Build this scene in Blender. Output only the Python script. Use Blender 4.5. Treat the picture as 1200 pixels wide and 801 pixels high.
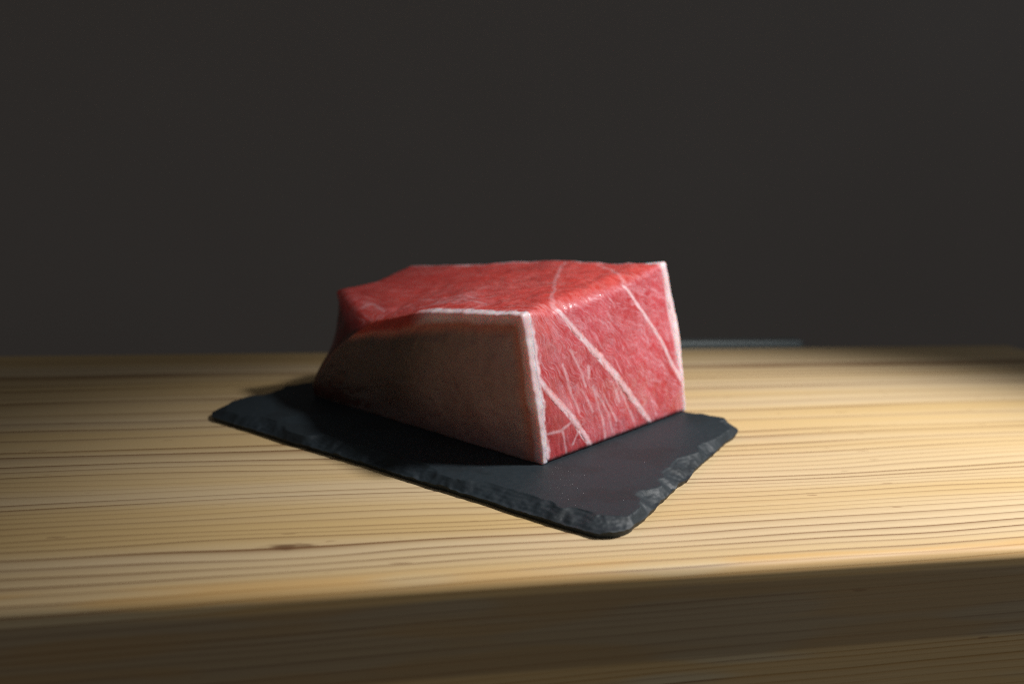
import bpy, math
import numpy as np
from mathutils import Matrix, Vector

# ------------------------------------------------------------------ scene, camera, world, lights
sc = bpy.context.scene
for o in list(bpy.data.objects):
    bpy.data.objects.remove(o)
C = sc.collection
sc.render.engine = 'CYCLES'
sc.cycles.use_denoising = False
sc.cycles.max_bounces = 10
sc.cycles.filter_width = 1.15
sc.view_settings.view_transform = 'Standard'
sc.view_settings.look = 'None'
sc.view_settings.exposure = 0.0
sc.view_settings.gamma = 1.0

cam_d = bpy.data.cameras.new('camera')
cam = bpy.data.objects.new('camera', cam_d)
C.objects.link(cam)
cam_d.sensor_width = 36.0
cam_d.lens = 28.0
cam_d.clip_start = 0.01
cam_d.clip_end = 50.0
FW = Vector((0.16406, 0.96450, -0.20695))
RT = Vector((0.98641, -0.16228, 0.02567))
UP = Vector((0.00883, 0.20835, 0.97801))
m = Matrix((RT, UP, -FW)).transposed().to_4x4()
m.translation = Vector((0, 0, 0.161))
cam.matrix_world = m
cam_d.dof.use_dof = True
cam_d.dof.focus_distance = 0.408
cam_d.dof.aperture_fstop = 4.2
cam_d.dof.aperture_blades = 0
sc.camera = cam

world = bpy.data.worlds.new('World')
sc.world = world
world.use_nodes = True
bg = world.node_tree.nodes['Background']
bg.inputs['Color'].default_value = (1.0, 0.95, 0.90, 1)
bg.inputs['Strength'].default_value = 0.078


def lamp(name, kind, loc, target, power, color, **kw):
    d = bpy.data.lights.new(name, kind)
    d.energy = power
    d.color = color
    for k, v in kw.items():
        setattr(d, k, v)
    o = bpy.data.objects.new(name, d)
    C.objects.link(o)
    o.location = loc
    o.rotation_euler = (Vector(target) - Vector(loc)).to_track_quat('-Z', 'Y').to_euler()
    return o


lamp('key_lamp', 'SPOT', (0.76, 0.335, 0.88), (0.275, 0.372, 0.0), 75.0, (1.0, 0.975, 0.955),
     spot_size=math.radians(43.5), spot_blend=0.95, shadow_soft_size=0.065)
lamp('cool_fill', 'AREA', (1.05, -0.60, 0.40), (0.25, 0.4, 0.0), 1.6, (0.70, 0.85, 1.0),  # added unseen fill, brightens the counter front and slate
     shape='RECTANGLE', size=0.5, size_y=0.6)
lamp('wall_fill', 'AREA', (2.9, 1.2, 2.4), (2.0, 2.6, 1.3), 1.8, (0.62, 0.80, 1.0),  # added unseen fill, lifts the wall's upper right
     shape='RECTANGLE', size=0.8, size_y=0.8)


# ------------------------------------------------------------------ helpers
def hash3(ix, iy, iz, seed):
    h = (ix.astype(np.int64) * 374761393 + iy.astype(np.int64) * 668265263 +
         iz.astype(np.int64) * 2147483647 + seed * 974634777) & 0xFFFFFFFF
    h = ((h ^ (h >> 13)) * 1274126177) & 0xFFFFFFFF
    h = ((h ^ (h >> 16)) * 2246822519) & 0xFFFFFFFF
    return ((h ^ (h >> 15)) & 0xFFFFFF) / float(0xFFFFFF)


def vnoise(p, seed=0):
    """value noise 0..1 at points p (n,3)"""
    f = np.floor(p)
    t = p - f
    t = t * t * t * (t * (t * 6 - 15) + 10)
    i = f.astype(np.int64)
    r = 0
    for dx in (0, 1):
        wx = t[:, 0] if dx else 1 - t[:, 0]
        for dy in (0, 1):
            wy = t[:, 1] if dy else 1 - t[:, 1]
            for dz in (0, 1):
                wz = t[:, 2] if dz else 1 - t[:, 2]
                r = r + wx * wy * wz * hash3(i[:, 0] + dx, i[:, 1] + dy, i[:, 2] + dz, seed)
    return r


def fbm(p, seed=0, octaves=3):
    a, s, n = 1.0, 0.0, 0.0
    for k in range(octaves):
        s = s + a * vnoise(p * (2.03 ** k), seed + 17 * k)
        n += a
        a *= 0.5
    return s / n


def sst(a, b, x):
    t = np.clip((x - a) / (b - a), 0, 1)
    return t * t * (3 - 2 * t)


def mesh_obj(name, verts, faces, mat, parent=None, smooth=True, color=None):
    me = bpy.data.meshes.new(name)
    verts = np.asarray(verts, dtype=np.float32)
    if isinstance(faces, np.ndarray):
        me.vertices.add(len(verts))
        me.vertices.foreach_set('co', verts.ravel())
        k = faces.shape[1]
        me.loops.add(faces.size)
        me.loops.foreach_set('vertex_index', faces.astype(np.int32).ravel())
        me.polygons.add(len(faces))
        me.polygons.foreach_set('loop_start', np.arange(0, faces.size, k, dtype=np.int32))
        me.polygons.foreach_set('loop_total', np.full(len(faces), k, dtype=np.int32))
        me.update(calc_edges=True)
        me.validate()
    else:
        me.from_pydata([tuple(v) for v in verts], [], faces)
        me.update()
    if smooth:
        me.polygons.foreach_set('use_smooth', np.ones(len(me.polygons), dtype=bool))
    if color is not None:
        at = me.color_attributes.new('tint', 'FLOAT_COLOR', 'POINT')
        rgba = np.ones((len(verts), 4), dtype=np.float32)
        rgba[:, :color.shape[1]] = color      # 4th channel: amount of marbling
        at.data.foreach_set('color', rgba.ravel())
    me.materials.append(mat)
    o = bpy.data.objects.new(name, me)
    C.objects.link(o)
    if parent is not None:
        o.parent = parent
    return o


def tag(o, label=None, cat=None, kind=None):
    if label:
        o['label'] = label
    if cat:
        o['category'] = cat
    if kind:
        o['kind'] = kind
    return o


class NT:
    """small wrapper to write node graphs as expressions"""

    def __init__(self, name):
        self.mat = bpy.data.materials.new(name)
        self.mat.use_nodes = True
        self.t = self.mat.node_tree
        self.b = self.t.nodes['Principled BSDF']

    def put(self, sock, v):
        if isinstance(v, bpy.types.NodeSocket):
            self.t.links.new(v, sock)
        elif isinstance(v, (tuple, list)) and len(v) == 3 and sock.type == 'RGBA':
            sock.default_value = (*v, 1)
        else:
            sock.default_value = v

    def n(self, kind, ins=None, out=0, **props):
        nd = self.t.nodes.new(kind)
        for k, v in props.items():
            setattr(nd, k, v)
        for k, v in (ins or {}).items():
            self.put(nd.inputs[k], v)
        return nd.outputs[out]

    def m(self, op, a, b=0.0, c=0.0, clamp=False):
        return self.n('ShaderNodeMath', {0: a, 1: b, 2: c}, operation=op, use_clamp=clamp)

    def add(self, a, b): return self.m('ADD', a, b)
    def sub(self, a, b): return self.m('SUBTRACT', a, b)
    def mul(self, a, b): return self.m('MULTIPLY', a, b)

    def step(self, x, a, b, lo=0.0, hi=1.0):
        return self.n('ShaderNodeMapRange', {0: x, 1: a, 2: b, 3: lo, 4: hi}, interpolation_type='SMOOTHSTEP')

    def mix(self, f, a, b, mode='MIX'):
        nd = self.t.nodes.new('ShaderNodeMix')
        nd.data_type = 'RGBA'
        nd.blend_type = mode
        for s, v in zip((nd.inputs[0], nd.inputs[6], nd.inputs[7]), (f, a, b)):
            self.put(s, v)
        return nd.outputs[2]

    def coords(self):
        return self.n('ShaderNodeTexCoord', out=3)

    def xyz(self, v):
        nd = self.t.nodes.new('ShaderNodeSeparateXYZ')
        self.put(nd.inputs[0], v)
        return nd.outputs

    def comb(self, x, y, z):
        return self.n('ShaderNodeCombineXYZ', {0: x, 1: y, 2: z})

    def scale(self, v, s):
        return self.n('ShaderNodeVectorMath', {0: v, 1: s}, operation='MULTIPLY')

    def noise(self, v, scale=1.0, detail=2.0, rough=0.5):
        return self.n('ShaderNodeTexNoise', {'Vector': v, 'Scale': scale, 'Detail': detail, 'Roughness': rough})

    def bump(self, h, strength, dist):
        return self.n('ShaderNodeBump', {'Height': h, 'Strength': strength, 'Distance': dist})

    def set(self, **kw):
        for k, v in kw.items():
            self.put(self.b.inputs[k.replace('_', ' ')], v)
        return self.mat


# ------------------------------------------------------------------ materials
def wood_material():
    N = NT('pine_wood')
    co = N.coords()
    x, y, z = N.xyz(co)
    w1 = N.sub(N.noise(N.scale(co, (1.6, 7.0, 7.0)), 1.0, 1.0), 0.5)
    w2 = N.sub(N.noise(N.scale(co, (9.0, 45.0, 45.0)), 1.0, 1.0), 0.5)
    # grain bends round a small knot near the front edge
    kx = N.mul(N.add(x, 0.041), 20.0)
    ky = N.mul(N.sub(y, 0.331), 70.0)
    kd = N.add(N.mul(kx, kx), N.mul(ky, ky))
    kd = N.add(kd, N.mul(N.sub(N.noise(N.scale(co, (90.0, 260.0, 260.0)), 1.0, 2.0), 0.5), 0.16))
    kn = N.m('EXPONENT', N.mul(kd, -1.0))
    sgn = N.m('SINE', ky)
    v = N.add(y, N.mul(z, 1.7))
    v = N.add(v, N.mul(w1, 0.034))
    v = N.add(v, N.mul(w2, 0.0035))
    v = N.sub(v, N.mul(N.mul(kn, sgn), 0.006))
    wide = N.mul(N.m('EXPONENT', N.mul(kd, -0.09)), N.m('SINE', N.mul(ky, 0.45)))
    v = N.sub(v, N.mul(wide, 0.009))
    w3 = N.sub(N.noise(N.scale(co, (4.5, 18.0, 18.0)), 1.0, 1.0), 0.5)
    v = N.add(v, N.mul(w3, 0.010))
    v = N.add(v, N.mul(x, -0.012))
    near = N.m('MINIMUM', v, 0.435)
    far = N.m('MAXIMUM', N.sub(v, 0.435), 0.0)
    ph = N.add(N.mul(near, 160.0), N.mul(far, 55.0))
    j1 = N.noise(N.comb(N.mul(v, 38.0), 3.1, 0.0), 1.0, 1.0)
    ph = N.add(ph, N.mul(j1, 2.6))
    fr = N.m('FRACT', ph)
    fl = N.m('FLOOR', ph)
    rnd = N.n('ShaderNodeTexWhiteNoise', {'Vector': N.comb(fl, 2.7, 5.0)}, noise_dimensions='3D')
    line = N.add(N.mul(N.m('POWER', fr, 2.2), 0.42), N.mul(N.m('POWER', fr, 8.0), 1.1))
    line = N.mul(line, N.step(fr, 0.95, 1.0, 1.0, 0.0))
    patch = N.noise(N.scale(co, (3.5, 14.0, 14.0)), 1.0, 2.0)
    streng = N.mul(N.m('MULTIPLY_ADD', N.m('POWER', rnd, 1.6), 0.85, 0.45), N.step(patch, 0.30, 0.62, 0.55, 1.15))
    line = N.m('MULTIPLY', line, streng, clamp=True)
    fib = N.noise(N.scale(co, (14.0, 900.0, 900.0)), 1.0, 3.0, 0.6)
    pore = N.noise(N.scale(co, (40.0, 1500.0, 1500.0)), 1.0, 1.0)
    tone = N.noise(N.scale(co, (1.2, 24.0, 24.0)), 1.0, 2.0)
    early = N.mix(N.step(tone, 0.3, 0.7), (0.57, 0.405, 0.185), (0.60, 0.468, 0.285))
    col = N.mix(line, early, (0.165, 0.076, 0.028))
    col = N.mix(N.step(fib, 0.35, 0.75, 0.0, 0.20), col, (0.40, 0.24, 0.11))
    # honey-yellow streaks along the rounded front edge
    edge = N.mul(N.step(y, 0.3055, 0.298), N.step(N.noise(N.scale(co, (11.0, 70.0, 90.0)), 1.0, 1.0), 0.42, 0.58))
    col = N.mix(N.mul(edge, 0.5), col, (0.58, 0.33, 0.095))
    # heartwood band in the front face
    zz = N.add(z, N.mul(w1, 0.010))
    heart = N.mul(N.step(zz, -0.0075, -0.0100), N.step(zz, -0.0445, -0.0415))
    col = N.mix(N.mul(heart, 0.55), col, (0.20, 0.130, 0.075))
    # knot and little flecks
    col = N.mix(N.step(kd, 0.075, -0.01, 0.0, 0.85), col, (0.13, 0.06, 0.025))
    flk = N.noise(N.scale(co, (60.0, 420.0, 420.0)), 1.0, 0.0)
    col = N.mix(N.step(flk, 0.81, 0.85, 0.0, 0.55), col, (0.20, 0.10, 0.045))
    h = N.add(N.mul(line, -0.6), N.mul(fib, 0.5))
    rough = N.m('MULTIPLY_ADD', fib, 0.22, 0.42)
    return N.set(Base_Color=col, Roughness=rough, Specular_IOR_Level=0.30, Normal=N.bump(h, 0.35, 0.0004))


def slate_material():
    N = NT('slate')
    co = N.coords()
    big = N.noise(N.scale(co, (22.0, 22.0, 60.0)), 1.0, 3.0)
    fine = N.noise(N.scale(co, (260.0, 260.0, 700.0)), 1.0, 4.0, 0.65)
    tint = N.n('ShaderNodeAttribute', attribute_name='tint')
    chip = N.xyz(tint)[0]
    col = N.mix(big, (0.010, 0.016, 0.021), (0.015, 0.024, 0.030))
    col = N.mix(N.mul(chip, N.step(fine, 0.35, 0.68)), col, (0.013, 0.020, 0.026))
    wet = N.step(N.noise(N.scale(co, (26.0, 26.0, 1.0)), 1.0, 3.0), 0.50, 0.60)
    col = N.mix(N.mul(wet, 0.45), col, (0.006, 0.009, 0.011))
    spk = N.n('ShaderNodeTexVoronoi', {'Vector': co, 'Scale': 60.0}, out=0)
    col = N.mix(N.step(spk, 0.022, 0.010, 0.0, 0.5), col, (0.22, 0.22, 0.20))
    rough = N.m('MULTIPLY_ADD', fine, 0.3, 0.42)
    h = N.add(N.mul(fine, 0.6), big)
    return N.set(Base_Color=col, Roughness=rough, Specular_IOR_Level=0.36, Normal=N.bump(h, 0.4, 0.0007))


def flesh_material():
    N = NT('tuna_flesh')
    co = N.coords()
    tint = N.n('ShaderNodeAttribute', attribute_name='tint')
    fine = N.noise(co, 520.0, 3.0, 0.6)
    cell = N.noise(co, 1300.0, 1.0)
    par = N.t.nodes.new('ShaderNodeAttribute')
    par.attribute_name = 'param'
    a_, s_, t_ = N.xyz(par.outputs['Vector'])
    top = par.outputs['Alpha']
    tn = tint.node.outputs['Alpha']
    pv = par.outputs['Vector']
    # fibres fan out from above the fat corner of the cut face
    wx = N.mul(N.sub(N.noise(pv, 55.0, 2.0), 0.5), 0.016)
    wy = N.mul(N.sub(N.noise(N.n('ShaderNodeVectorMath', {0: pv, 1: (3.1, 1.7, 5.3)}, operation='ADD'), 55.0, 2.0), 0.5), 0.016)
    ds = N.add(N.add(s_, 0.030), wx)
    dt = N.add(N.sub(0.155, t_), wy)
    ang = N.m('ARCTAN2', ds, dt)
    rad = N.m('SQRT', N.add(N.mul(ds, ds), N.mul(dt, dt)))

    def ridge(fa, fr, z, width, detail=2.0):
        n_ = N.noise(N.comb(N.mul(ang, fa), N.mul(rad, fr), N.add(N.mul(a_, 90.0), z)), 1.0, detail, 0.6)
        return N.step(N.m('ABSOLUTE', N.sub(n_, 0.5)), width, 0.0)
    patch = N.noise(pv, 60.0, 2.0)
    patch2 = N.noise(pv, 130.0, 2.0)
    m1 = N.mul(ridge(34.0, 22.0, 1.3, 0.042), N.step(patch, 0.40, 0.62))
    m2 = N.mul(ridge(85.0, 60.0, 4.7, 0.055), N.step(patch2, 0.38, 0.62))
    m3 = N.mul(ridge(150.0, 150.0, 8.1, 0.08, 1.0), N.step(patch, 0.52, 0.40))
    soft = N.step(N.noise(N.comb(N.mul(ang, 22.0), N.mul(rad, 26.0), 2.0), 1.0, 3.0), 0.42, 0.66)
    marb = N.add(N.add(N.mul(m1, 0.50), N.mul(m2, 0.55)), N.add(N.mul(m3, 0.32), N.mul(soft, 0.22)))
    marb = N.m('MULTIPLY', marb, tn, clamp=True)
    col = N.mix(N.mul(marb, 0.9), tint, (0.74, 0.42, 0.48))
    # long fibres on top
    tw = N.sub(N.noise(pv, 40.0, 2.0), 0.5)
    tf = N.noise(N.comb(N.mul(N.add(a_, N.mul(tw, 0.03)), 70.0), N.mul(N.add(s_, N.mul(tw, 0.02)), 330.0), 0.0), 1.0, 2.0, 0.6)
    tl = N.mul(N.step(N.m('ABSOLUTE', N.sub(tf, 0.5)), 0.045, 0.0), N.step(patch, 0.40, 0.60))
    col = N.mix(N.mul(N.mul(tl, top), 0.34), col, (0.82, 0.40, 0.38))
    col = N.mix(N.mul(N.step(patch2, 0.45, 0.62, 0.0, 0.30), N.add(top, tn)), col, (0.47, 0.035, 0.034))
    h = N.add(N.mul(fine, 0.7), N.mul(cell, 0.5))
    rough = N.step(N.noise(co, 240.0, 2.0), 0.35, 0.65, 0.32, 0.55)
    wet = N.bump(N.add(N.noise(co, 380.0, 2.0), N.mul(cell, 0.3)), 0.6, 0.0007)
    N.set(Coat_Weight=N.step(N.noise(co, 70.0, 2.0), 0.42, 0.6, 0.05, 0.55), Coat_Roughness=0.12, Coat_Normal=wet)
    return N.set(Base_Color=col, Roughness=rough, Specular_IOR_Level=0.42,
                 Subsurface_Weight=0.28, Subsurface_Radius=(1.0, 0.22, 0.16), Subsurface_Scale=0.0030,
                 Normal=N.bump(h, 0.45, 0.0006))


def fat_material(name, col_a, col_b, sss, skin=False):
    N = NT(name)
    co = N.coords()
    n1 = N.noise(co, 90.0, 3.0)
    n2 = N.noise(co, 800.0, 2.0)
    col = N.mix(N.step(n1, 0.3, 0.7), col_a, col_b)
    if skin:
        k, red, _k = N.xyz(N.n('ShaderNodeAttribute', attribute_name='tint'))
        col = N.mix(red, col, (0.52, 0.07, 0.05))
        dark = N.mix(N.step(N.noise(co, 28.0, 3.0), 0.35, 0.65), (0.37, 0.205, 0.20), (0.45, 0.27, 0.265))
        dark = N.mix(_k, dark, N.mix(N.noise(co, 45.0, 3.0), (0.10, 0.067, 0.060), (0.15, 0.10, 0.092)))  # light falloff painted in: skin darkens away from the front corner
        col = N.mix(N.step(k, 0.0, 0.35), col, (0.60, 0.20, 0.15))  # orange glow of light through the cut rim, put into the colour
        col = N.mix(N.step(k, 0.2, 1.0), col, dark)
    return N.set(Base_Color=col, Roughness=0.42, Specular_IOR_Level=0.4,
                 Subsurface_Weight=sss, Subsurface_Radius=(1.0, 0.36, 0.22), Subsurface_Scale=0.009,
                 Normal=N.bump(N.add(n1, N.mul(n2, 0.3)), 0.25, 0.0006))


def wall_material():
    N = NT('dark_wall_paint')
    co = N.coords()
    n1 = N.noise(co, 1.3, 3.0)
    n2 = N.noise(co, 120.0, 2.0)
    col = N.mix(n1, (0.255, 0.23, 0.215), (0.29, 0.265, 0.25))
    return N.set(Base_Color=col, Roughness=0.85, Specular_IOR_Level=0.2, Normal=N.bump(n2, 0.2, 0.002))


def metal_material():
    N = NT('brushed_steel')
    co = N.coords()
    n = N.noise(N.scale(co, (6.0, 300.0, 300.0)), 1.0, 2.0)
    return N.set(Base_Color=N.mix(n, (0.12, 0.145, 0.15), (0.17, 0.20, 0.205)), Metallic=0.35,
                 Roughness=0.5, Normal=N.bump(n, 0.2, 0.0003))


WOOD, SLATE, FLESH = wood_material(), slate_material(), flesh_material()
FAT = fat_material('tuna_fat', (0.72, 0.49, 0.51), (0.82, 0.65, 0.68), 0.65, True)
SINEW = FLESH
WALL, METAL = wall_material(), metal_material()


# ------------------------------------------------------------------ setting: dark wall, wooden counter, metal rail
def box_verts(x0, x1, y0, y1, z0, z1):
    v = [(x, y, z) for z in (z0, z1) for y in (y0, y1) for x in (x0, x1)]
    f = [(0, 2, 3, 1), (4, 5, 7, 6), (0, 1, 5, 4), (2, 6, 7, 3), (0, 4, 6, 2), (1, 3, 7, 5)]
    return v, f


v, f = box_verts(-5.0, 6.0, 2.6, 2.7, -1.5, 3.5)
tag(mesh_obj('wall', v, f, WALL, smooth=False), kind='structure')


def rounded_box_grid(dims, step, r):
    """surface grid of a box [0..dims]; returns box-surface points and quad faces (welded)"""
    ns = [max(2, int(round(d / step))) for d in dims]
    idx, pts, faces = {}, [], []
    lin = [np.linspace(0, dims[k], ns[k] + 1) for k in range(3)]

    def vid(i, j, k):
        key = (i, j, k)
        q = idx.get(key)
        if q is None:
            q = idx[key] = len(pts)
            pts.append((lin[0][i], lin[1][j], lin[2][k]))
        return q
    for ax in range(3):
        p, q = [(1, 2), (2, 0), (0, 1)][ax]
        for side in (0, ns[ax]):
            ids = np.empty((ns[p] + 1, ns[q] + 1), dtype=np.int64)
            for i in range(ns[p] + 1):
                for j in range(ns[q] + 1):
                    t = [0, 0, 0]
                    t[ax], t[p], t[q] = side, i, j
                    ids[i, j] = vid(*t)
            a, b, c, d = ids[:-1, :-1].ravel(), ids[1:, :-1].ravel(), ids[1:, 1:].ravel(), ids[:-1, 1:].ravel()
            faces.append(np.stack([a, b, c, d] if side else [a, d, c, b], 1))
    return np.array(pts), np.concatenate(faces)


def round_off(p, dims, r, offset=0.0):
    dims = np.asarray(dims)
    inner = np.clip(p, r, dims - r)
    d = p - inner
    L = np.linalg.norm(d, axis=1, keepdims=True)
    nrm = d / np.maximum(L, 1e-9)
    return inner + nrm * (r + np.reshape(offset, (-1, 1)) if np.ndim(offset) else r + offset), nrm


# counter slab: profile (y, z) with a rounded front arris, swept along x
prof = [(0.7135, -0.12), (0.2925, -0.12)]
R = 0.0055
for k in range(13):
    a = math.pi + k / 12 * (-math.pi / 2)
    prof.append((0.2925 + R + R * math.cos(a), -R + R * math.sin(a)))
prof += [(0.32 + 0.02 * k, 0.0) for k in range(20)]
for k in range(5):
    a = math.pi / 2 - k / 4 * (math.pi / 2)
    prof.append((0.7135 - 0.002 + 0.002 * math.cos(a), -0.002 + 0.002 * math.sin(a)))
xs = np.linspace(-0.9, 0.641, 120)
vv, ff = [], []
n = len(prof)
for X in xs:
    for (Y, Z) in prof:
        wob = 0.0005 * math.sin(X * 9.0 + 1.0) + 0.0003 * math.sin(X * 31.0)
        vv.append((X, Y + (wob if Y < 0.31 else 0), Z))
for i in range(len(xs) - 1):
    for j in range(n):
        k = (j + 1) % n
        ff.append((i * n + j, i * n + k, (i + 1) * n + k, (i + 1) * n + j))
ff.append(tuple(range(n))[::-1])
ff.append(tuple((len(xs) - 1) * n + j for j in range(n)))
counter = mesh_obj('wooden_counter', vv, ff, WOOD)
tag(counter, 'thick pale pine counter slab with rounded front edge under the slate board', 'counter')
md = counter.modifiers.new('split', 'EDGE_SPLIT')
md.split_angle = math.radians(40)

pts, fc = rounded_box_grid((0.42, 0.016, 0.07), 0.004, 0.002)
q, _ = round_off(pts, (0.42, 0.016, 0.07), 0.002)
rail = mesh_obj('metal_rail', q + np.array((-0.004, 0.7150, -0.0640)), fc, METAL)
tag(rail, 'blurred grey metal rail along the back edge of the wooden counter', 'rail')


# ------------------------------------------------------------------ slate board
def slate_board():
    A, B = 0.303, 0.202                 # long side, short side
    org = np.array((0.1041, 0.3150))    # front corner
    ea = np.array((-0.2191, 0.2090)) / 0.3028
    eb = np.array((0.1300, 0.1515)) / 0.1996
    TH, RC = 0.0066, 0.017
    nside, ncor = 260, 26
    per = []

    def ring(d):
        r = max(RC - d, 0.0012)
        cs = [(d + r, d + r, 180), (A - d - r, d + r, 270), (A - d - r, B - d - r, 0), (d + r, B - d - r, 90)]
        out = []
        for k in range(4):
            cx, cy, a0 = cs[k]
            for t in range(ncor):
                a = math.radians(a0 + 90.0 * t / (ncor - 1))
                out.append((cx + r * math.cos(a), cy + r * math.sin(a)))
            nx = cs[(k + 1) % 4]
            p0 = out[-1]
            a1 = math.radians(nx[2])
            p1 = (nx[0] + r * math.cos(a1), nx[1] + r * math.sin(a1))
            ns = nside if k % 2 == 0 else int(nside * B / A)
            for t in range(1, ns):
                s = t / ns
                out.append((p0[0] * (1 - s) + p1[0] * s, p0[1] * (1 - s) + p1[1] * s))
        return np.array(out)

    base = ring(0.0)
    cen = np.array((A / 2, B / 2))
    M = len(base)
    b3 = np.c_[base, np.zeros(M)]
    # how far each spot of the rim is chipped back, and how ragged the outline is
    chipw = 0.0030 + 0.0085 * sst(0.32, 0.75, fbm(b3 * 42, 3, 3))
    rag = (fbm(b3 * 55, 11, 4) - 0.5) * 0.0026 + (fbm(b3 * 260, 12, 2) - 0.5) * 0.0007
    ds = [0.0, 0.0, 0.0004, 0.0009] + list(np.linspace(0.0015, 0.021, 34)) + [0.024, 0.03, 0.04, 0.055, 0.075]
    V, T = [], []
    for k, d in enumerate(ds):
        p = ring(d)
        fall = math.exp(-d / 0.010)
        nd = (p - cen)
        nd /= np.linalg.norm(nd, axis=1, keepdims=True)
        p = p + nd * (rag * fall)[:, None]
        p3 = np.c_[p, np.zeros(M)]
        if k == 0:
            z = np.zeros(M)
            p = p - nd * 0.0012
        else:
            s = np.clip(d / chipw, 0, 1)
            s = s + (fbm(p3 * 130, 21, 4) - 0.5) * 0.75 * (s < 1) * (1 - s * 0.5)
            s = np.clip(s, 0, 1)
            lay = 4.0
            st = (np.floor(s * lay) + sst(0.55, 1.0, s * lay - np.floor(s * lay))) / lay     # cleaved layers
            s2 = 0.72 * s + 0.28 * st
            z = TH * (0.36 + 0.64 * s2)
            z = z + (fbm(p3 * 400, 31, 2) - 0.5) * 0.0007 * (1 - s * 0.75)
            z = z + (fbm(p3 * 30, 41, 3) - 0.5) * 0.0005 * sst(0.0, 0.02, np.full(M, d))
        V.append(np.c_[p, z])
        T.append(1 - sst(0.8, 1.25, d / chipw))
    V = np.concatenate(V)
    T = np.concatenate(T)
    K = len(ds)
    i = np.arange(M)
    j = (i + 1) % M
    F = np.concatenate([np.stack([k * M + i, k * M + j, (k + 1) * M + j, (k + 1) * M + i], 1) for k in range(K - 1)])
    W = np.c_[org[0] + V[:, 0:1] * ea[0] + V[:, 1:2] * eb[0], org[1] + V[:, 0:1] * ea[1] + V[:, 1:2] * eb[1], V[:, 2:3] + 0.0003]
    # basis (ea, eb) is left-handed seen from above, so flip the winding
    F = F[:, ::-1]
    faces = [tuple(int(q) for q in r) for r in F]
    faces.append(tuple(int(q) for q in (np.arange(M) + (K - 1) * M)[::-1]))
    faces.append(tuple(int(q) for q in np.arange(M)))
    o = mesh_obj('slate_board', W, faces, SLATE, color=np.stack([T, T, T], 1))
    e = o.modifiers.new('split', 'EDGE_SPLIT')
    e.split_angle = math.radians(38)
    return tag(o, 'dark slate serving board with chipped edges and rounded corners under the tuna', 'serving board')


slate_board()


# ------------------------------------------------------------------ tuna block
DIM = np.array((0.200, 0.143, 0.092))       # along the fat side, along the cut face, height
BOT = {k: np.array(p) for k, p in {(0, 0): (0.0891, 0.4001, 0.0066), (0, 1): (0.2027, 0.4886, 0.0066),
                                   (1, 0): (-0.0453, 0.5486, 0.0066), (1, 1): (0.0683, 0.6371, 0.0066)}.items()}
UT = np.array((0.0, 0.5, 0.85, 1.0))
VT = np.array((0.0, 0.35, 0.65, 1.0))


def lerp(a, b, t):
    return tuple(np.array(a) * (1 - t) + np.array(b) * t)


def toprow(a, b):
    return [lerp(a, b, t) for t in VT]


TOP = np.array([toprow((0.0765, 0.4040, 0.0900), (0.1868, 0.5082, 0.1050)),
                toprow((0.0310, 0.4561, 0.0825), (0.1215, 0.5737, 0.0990)),
                toprow((0.0055, 0.4978, 0.0705), (0.0534, 0.5856, 0.0940)),
                [(-0.0089, 0.5101, 0.0650), (-0.0288, 0.5722, 0.0780), (-0.0025, 0.5810, 0.0830), (0.0216, 0.6041, 0.0910)]])


def cell(t, nodes):
    i = np.clip(np.searchsorted(nodes, t, side='right') - 1, 0, len(nodes) - 2)
    s = (t - nodes[i]) / (nodes[i + 1] - nodes[i])
    return i, s


def warp(p):
    """block coordinates in metres -> world"""
    u, v, w = p[:, 0] / DIM[0], p[:, 1] / DIM[1], p[:, 2] / DIM[2]
    U, V_ = u[:, None], v[:, None]
    w = w - 0.045 * sst(0.085, 0.0, u) ** 2 * sst(0.4, 1.0, w) * sst(0.02, 0.16, v) * sst(1.0, 0.6, v)
    bot = (BOT[0, 0] * (1 - U) + BOT[1, 0] * U) * (1 - V_) + (BOT[0, 1] * (1 - U) + BOT[1, 1] * U) * V_
    i, s = cell(u, UT)
    j, t = cell(v, VT)
    s, t = s[:, None], t[:, None]
    top = (TOP[i, j] * (1 - s) + TOP[i + 1, j] * s) * (1 - t) + (TOP[i, j + 1] * (1 - s) + TOP[i + 1, j + 1] * s) * t
    g = sst(0.70, 1.0, u) * sst(0.62, 0.15, v) * np.clip(4 * w * (1 - w), 0, 1)
    return bot * (1 - w[:, None]) + top * w[:, None] + g[:, None] * np.array((-0.010, 0.004, 0.0)) \
        + (sst(0.3, 0.0, u) * 4 * w * (1 - w) * (0.4 + 0.6 * np.sin(np.clip(v, 0, 1) * np.pi)))[:, None] * np.array((0.0018, -0.0024, 0.0))


def uneven(p, nrm, amp=1.0):
    """soft hand-cut unevenness shared by all parts of the block"""
    a = (fbm(p * 24, 5, 2) - 0.5) * 0.0026 + (fbm(p * 75, 6, 2) - 0.5) * 0.0012
    w = np.clip(p[:, 2:3] / 0.012, 0, 1)        # base stays flat on the slate
    return p + nrm * (a * amp)[:, None] * w


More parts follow.
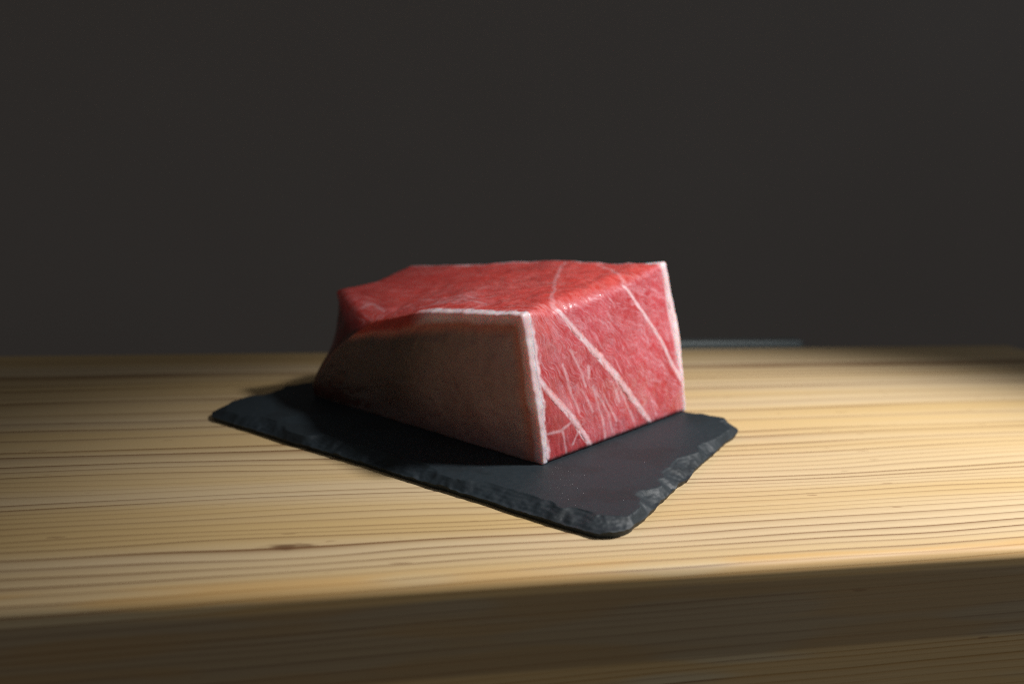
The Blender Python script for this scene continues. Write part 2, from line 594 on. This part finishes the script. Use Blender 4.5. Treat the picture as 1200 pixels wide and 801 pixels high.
# connective bands on the cut face, (along the face 0..1, height 0..1)
BANDS = {
    'main': ([(.172, 1.0), (.197, .947), (.231, .869), (.345, .646), (.417, .515), (.566, .255), (.643, .121), (.722, -.0)],
             [.0016, .0022, .0030, .0036, .0042, .0036, .0032, .0030]),
    'low': ([(-.0, .59), (.037, .505), (.092, .404), (.169, .248), (.237, .090), (.287, .0)],
            [.0030, .0028, .0032, .0036, .0034, .0030]),
    'far': ([(.652, .985), (.743, .779), (.86, .547), (.935, .356), (.99, .238)],
            [.0014, .0020, .0020, .0024, .0040]),
}
THIN = [([(.008, .203), (.093, .194), (.155, .225)], .0009), ([(.103, .19), (.114, .10), (.121, .028)], .0008),
        ([(.183, .191), (.194, .142), (.159, .076)], .0008), ([(.205, .709), (.252, .553), (.269, .423)], .0010),
        ([(.302, .545), (.296, .474)], .0016), ([(.312, .401), (.358, .186), (.371, .022)], .0010),
        ([(.45, .368), (.482, .244)], .0010), ([(.33, .36), (.40, .20), (.42, .06)], .0007),
        ([(.15, .62), (.18, .42), (.215, .27)], .0007), ([(.24, .42), (.30, .24)], .0007),
        ([(.38, .33), (.45, .12)], .0006), ([(.50, .30), (.58, .08)], .0006)]
TOPV = [([(.0, .172), (.05, .215), (.12, .33), (.25, .56), (.33, .76), (.40, .95)], .0012),
        ([(.0, .655), (.07, .75), (.12, .81), (.24, .94)], .0012),
        ([(.45, .10), (.60, .13), (.72, .09)], .0009), ([(.40, .2), (.55, .24), (.68, .22), (.80, .3)], .0007),
        ([(.90, .12), (.935, .20), (.97, .14)], .0013), ([(.30, .12), (.45, .17), (.62, .155)], .0007)]


def seg_dist(q, poly, scale, widths=None):
    """distance to a polyline in metres, and the width there"""
    P = np.array(poly) * scale
    best = np.full(len(q), 1e9)
    wid = np.full(len(q), 1.0)
    for k in range(len(P) - 1):
        a, b = P[k], P[k + 1]
        ab = b - a
        t = np.clip(((q - a) @ ab) / (ab @ ab), 0, 1)
        d = np.linalg.norm(q - (a + t[:, None] * ab), axis=1)
        up = d < best
        best = np.where(up, d, best)
        if widths is not None:
            wid = np.where(up, widths[k] * (1 - t) + widths[k + 1] * t, wid)
    return best, wid


def flesh_color(p):
    n = len(p)
    red = np.array((0.50, 0.046, 0.058))
    deep = np.array((0.36, 0.024, 0.026))
    pale = np.array((0.80, 0.38, 0.405))
    fat = np.array((0.84, 0.66, 0.70))
    orange = np.array((0.64, 0.072, 0.050))
    big = fbm(p * 38, 51, 3)
    col = red + (deep - red) * (sst(0.45, 0.75, big) * 0.55)[:, None]
    on_face = np.exp(-(p[:, 0] / 0.0022) ** 2)              # cut face
    on_top = np.exp(-((DIM[2] - p[:, 2]) / 0.0045) ** 2) * (1 - on_face)
    col = col + (orange - col) * (on_top * 0.7)[:, None]
    corner = np.exp(-(((p[:, 1] - 0.004) / 0.018) ** 2 + ((DIM[2] - p[:, 2]) / 0.022) ** 2)) * on_face
    col = col + (orange - col) * (corner * 0.8)[:, None]
    end_dark = sst(0.165, 0.192, p[:, 0] + 0.006 * (big - 0.5)) * sst(0.090, 0.076, p[:, 2])  # meat painted darker at the far end, below the top
    col = col + (np.array((0.10, 0.016, 0.013)) - col) * (end_dark * 0.95)[:, None]
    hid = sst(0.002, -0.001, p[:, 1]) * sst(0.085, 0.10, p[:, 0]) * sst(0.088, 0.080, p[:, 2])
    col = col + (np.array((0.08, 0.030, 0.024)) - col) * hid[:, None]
    s, t = p[:, 1], p[:, 2]
    warpx = (fbm(p * 60, 61, 2) - 0.5) * 0.012
    warpy = (fbm(p * 60, 62, 2) - 0.5) * 0.012
    # fibres: steep near the fat, leaning along the main band farther on
    S1 = np.array(BANDS['main'][0]) * np.array((DIM[1], DIM[2]))
    side = s - np.interp(t, S1[::-1, 1], S1[::-1, 0])
    k = sst(-0.004, 0.010, side)

    def fibre(ang, fa, fp, seed):
        ca, sa = math.cos(ang), math.sin(ang)
        a = (s + warpx) * ca + (t + warpy) * sa
        b = -(s + warpx) * sa + (t + warpy) * ca
        nn = fbm(np.stack([a * fa, b * fp, p[:, 0] * 60], 1), seed, 2)
        return 1 - np.abs(2 * nn - 1) * 2.6
    f1 = np.clip(fibre(math.radians(-72), 55, 330, 71), 0, 1)
    f2 = np.clip(fibre(math.radians(-52), 40, 230, 72), 0, 1)
    f3 = np.clip(fibre(math.radians(-80), 120, 520, 73), 0, 1)
    cloud = sst(0.42, 0.66, fbm(np.stack([s * 30 + t * 18, t * 55, s * 0], 1), 81, 3))
    st = (f1 * (1 - k) + f2 * k * 0.8) * (0.30 + 0.70 * cloud) * 0.95 + f3 * (1 - k) * 0.75 * sst(.35, .6, fbm(p * 90, 83, 2))
    ca, sa = math.cos(math.radians(-60)), math.sin(math.radians(-60))
    qa, qb = (s + warpx * 1.4) * ca + (t + warpy * 1.4) * sa, -(s + warpx * 1.4) * sa + (t + warpy * 1.4) * ca
    web = np.maximum(1 - np.abs(2 * fbm(np.stack([qa * 75, qb * 190, s * 0 + 3.3], 1), 84, 2) - 1) * 5.0, 0)
    web2 = np.maximum(1 - np.abs(2 * fbm(np.stack([qa * 190, qb * 420, s * 0 + 7.3], 1), 85, 2) - 1) * 4.0, 0)
    st = st * 0.8 + web * 0.55 * sst(.35, .6, fbm(p * 70, 86, 2)) + web2 * 0.55 * sst(.38, .6, fbm(p * 120, 87, 2))
    st = st + cloud * k * 0.12 + cloud * (1 - k) * 0.12
    # the little dark wedge between fat and lower band has no marbling
    L2 = np.array(BANDS['low'][0]) * np.array((DIM[1], DIM[2]))
    wedge = sst(0.001, -0.002, s - np.interp(t, L2[::-1, 1], L2[::-1, 0])) * (t < 0.59 * DIM[2])
    st = st * (1 - 0.75 * wedge)
    col = col + (deep - col) * (wedge * 0.65 * on_face)[:, None]
    mark = np.clip(st * 0.16, 0, 1) * on_face
    col = col + (pale - col) * np.clip(mark, 0, 0.9)[:, None]
    # top: long fibres and arcs
    u, vv = p[:, 0], p[:, 1]
    tw = (fbm(p * 45, 91, 2) - 0.5) * 0.03
    r = np.hypot(u - 0.02, (vv + 0.03) * 1.5) + tw
    arcs = np.clip(1 - np.abs(2 * fbm(np.stack([r * 300, u * 25, vv * 25], 1), 93, 2) - 1) * 3.0, 0, 1)
    tcl = sst(0.40, 0.62, fbm(p * 50, 95, 2))
    tm = arcs * (0.10 + 0.42 * tcl * sst(0.09, 0.0, vv - 0.0 * u))
    col = col + (pale - col) * (tm * on_top)[:, None]
    # connective bands and veins
    q = np.stack([s, t], 1)
    sc_ = np.array((DIM[1], DIM[2]))
    jit = (fbm(p * 300, 101, 2) - 0.5) * 0.0009
    fm = np.zeros(n)
    for pl, wd in BANDS.values():
        d, w = seg_dist(q, pl, sc_, wd)
        fm = np.maximum(fm, sst(w * 0.5 + 0.0010, w * 0.5 - 0.0005, d + jit) * on_face * 0.85)
    for pl, w in THIN:
        d, _ = seg_dist(q + np.stack([jit, jit], 1), pl, sc_)
        fm = np.maximum(fm, sst(w * 0.5 + 0.0011, w * 0.4 - 0.0003, d + jit) * on_face * 0.44)
    qt = np.stack([u, vv], 1) + np.stack([warpx, warpy], 1) * 0.5
    st_ = np.array((DIM[0], DIM[1]))
    for pl, w in TOPV:
        d, _ = seg_dist(qt, pl, st_)
        fm = np.maximum(fm, sst(w + 0.0012, w * 0.4, d + jit) * np.clip(on_top * 1.2, 0, 1) * 0.25)
    # whitish margins against the two fat layers
    edge0 = sst(0.0042, 0.0016, s + (fbm(p * 210, 103, 3) - 0.5) * 0.0042) * (p[:, 0] < 0.125)
    edge1 = sst(0.0050, 0.0012, (DIM[1] - s) + (fbm(p * 90, 104, 2) - 0.5) * 0.004) * (0.35 + 0.65 * sst(0.03, 0.06, t))
    fm = np.maximum(fm, np.maximum(edge0 * 0.9, edge1 * 0.8))
    col = col + (fat - col) * np.clip(fm, 0, 1)[:, None]
    marb = on_face * (1 - np.clip(fm, 0, 1)) * (1 - 0.7 * wedge)
    return np.c_[np.clip(col, 0, 1), marb], np.c_[p, on_top * (1 - np.clip(fm, 0, 1))]


def tuna():
    root = bpy.data.objects.new('tuna_block', None)
    C.objects.link(root)
    base = (BOT[0, 0] + BOT[0, 1] + BOT[1, 0] + BOT[1, 1]) / 4
    root.location = base
    root.empty_display_size = 0.03
    tag(root, 'raw marbled pink tuna block with white fat edge resting on the slate board', 'tuna')

    RR = 0.0042
    ext = DIM + np.array((0, 0.0036, 0))
    pts, fc = rounded_box_grid(ext, 0.00055, RR)
    p, nrm = round_off(pts, ext, RR)
    p = p - np.array((0, 0.0018, 0))
    col, par = flesh_color(p)
    fib = (fbm(np.stack([p[:, 0] * 200, p[:, 1] * 420, p[:, 2] * 120], 1), 7, 2) - 0.5) * 0.0005
    pw = uneven(p, nrm) + nrm * fib[:, None]
    fl = mesh_obj('flesh', warp(pw) - base, fc, FLESH, root, color=col)
    at = fl.data.color_attributes.new('param', 'FLOAT_COLOR', 'POINT')
    at.data.foreach_set('color', par.astype(np.float32).ravel())

    # fat layers on the two sides: slabs in block coordinates
    def slab(name, u1, b0, b1, inner_side, taper, mat, seed):
        dims = np.array((u1, b1 - b0, DIM[2]))
        g, f_ = rounded_box_grid(dims, 0.0009, 0.0010)
        rr = 0.0022
        g2, nr = round_off(g, dims, rr)
        q_ = g2 + np.array((0, b0, 0))
        tt = taper(q_)
        mid = 0.0 if inner_side > 0 else DIM[1]
        outer = (q_[:, 1] - mid) * (-inner_side) > 0
        q_[:, 1] = np.where(outer, mid + (q_[:, 1] - mid) * tt, q_[:, 1])
        # ragged inner margin
        inn = ~outer
        q_[:, 1] = q_[:, 1] + inn * inner_side * (fbm(q_ * 230, seed, 3) - 0.45) * 0.0030
        rim = np.minimum(np.minimum(g2[:, 0], u1 - g2[:, 0] + 0.02), DIM[2] - g2[:, 2])
        rd = sst(0.098, 0.128, g2[:, 0] + (fbm(q_ * 60, seed + 9, 2) - 0.5) * 0.016)
        fr_ = sst(0.010, 0.140, g2[:, 0] + (fbm(q_ * 24, seed + 10, 2) - 0.5) * 0.03)  # mask for the painted light falloff along the skin
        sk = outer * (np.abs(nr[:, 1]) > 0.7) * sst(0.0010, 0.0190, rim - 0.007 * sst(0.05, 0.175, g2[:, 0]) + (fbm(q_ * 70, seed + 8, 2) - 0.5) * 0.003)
        q_ = uneven(q_, nr, 0.9)
        q_ = q_ + nr * ((fbm(q_ * 160, seed + 3, 2) - 0.5) * 0.0010)[:, None]
        q_[:, 2] = np.where(q_[:, 2] < 0.0, 0.0, q_[:, 2])
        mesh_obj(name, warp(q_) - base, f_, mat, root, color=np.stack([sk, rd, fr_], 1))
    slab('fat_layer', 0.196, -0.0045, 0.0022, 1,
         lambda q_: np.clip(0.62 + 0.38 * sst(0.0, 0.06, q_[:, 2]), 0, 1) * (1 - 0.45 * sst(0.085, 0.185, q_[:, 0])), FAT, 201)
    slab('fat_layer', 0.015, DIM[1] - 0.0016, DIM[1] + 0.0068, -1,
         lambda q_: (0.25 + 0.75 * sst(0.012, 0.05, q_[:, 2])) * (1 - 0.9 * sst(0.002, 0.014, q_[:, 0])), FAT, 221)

    # sinew bands: low ridges lying in the cut face
    def ribbon(poly, widths, seed):
        P = np.array([(0.0, a * DIM[1], b * DIM[2]) for a, b in poly])
        seg = np.linalg.norm(np.diff(P, axis=0), axis=1)
        acc = np.r_[0, np.cumsum(seg)]
        n_ = max(20, int(acc[-1] / 0.0006))
        sN = np.linspace(0, acc[-1], n_)
        cen = np.stack([np.interp(sN, acc, P[:, k]) for k in range(3)], 1)
        for _ in range(12):
            cen[1:-1] = (cen[:-2] + 2 * cen[1:-1] + cen[2:]) / 4
        wd = np.interp(sN, acc, widths)
        tan = np.gradient(cen, axis=0)
        tan /= np.linalg.norm(tan, axis=1, keepdims=True)
        lat = np.stack([tan[:, 0] * 0, -tan[:, 2], tan[:, 1]], 1)
        cen = cen + lat * ((fbm(cen * 90, seed + 5, 2) - 0.5) * 0.0022)[:, None]
        m_ = 11
        rows, cols = [], []
        ends = np.clip(np.minimum(sN, acc[-1] - sN) / 0.004, 0.35, 1)
        for k in range(m_):
            xx = -1 + 2 * k / (m_ - 1)
            jn = 1 + (fbm(cen * 260 + (k // 6) * 9.1, seed, 3) - 0.5) * 1.1
            pos = cen + lat * (xx * wd * 0.66 * jn * ends)[:, None]
            pos[:, 0] = 0.0
            pos[:, 1:] = np.clip(pos[:, 1:], 0.0, DIM[1:])
            hgt = 0.00020 * (1 - xx * xx) - 0.00006
            rp, nr = round_off(pos, DIM, RR)
            rp = uneven(rp, nr) + nr * hgt
            rp = rp + nr * ((fbm(rp * 500, seed + 9, 2) - 0.5) * 0.00022)[:, None]
            rows.append(rp)
            kk = np.clip(1.1 * (1 - abs(xx) ** 1.3) + (fbm(rp * 330, seed + 13, 2) - 0.5) * 0.9, 0, 1) * (0.25 + 0.75 * ends)
            cols.append(np.array((0.66, 0.20, 0.20)) * (1 - kk[:, None]) + np.array((0.80, 0.57, 0.62)) * kk[:, None])
        low = [r_ + np.array((0.0016, 0, 0)) for r_ in (rows[-1], rows[0])]
        allr = rows + low
        V = np.concatenate(allr)
        cc = np.concatenate(cols + [cols[-1], cols[0]])
        cc = np.c_[cc, np.zeros(len(cc))]
        K = len(allr)
        i = np.arange(n_ - 1)
        F = []
        for k in range(K):
            k2 = (k + 1) % K
            F.append(np.stack([k * n_ + i, k * n_ + i + 1, k2 * n_ + i + 1, k2 * n_ + i], 1))
        faces = [tuple(int(z) for z in r_) for r_ in np.concatenate(F)]
        faces.append(tuple(k * n_ for k in range(K)))
        faces.append(tuple(k * n_ + n_ - 1 for k in range(K))[::-1])
        mesh_obj('sinew', warp(V) - base, faces, SINEW, root, color=cc)
    for k, (pl, wd) in enumerate(BANDS.values()):
        ribbon(pl, wd, 300 + 20 * k)


tuna()
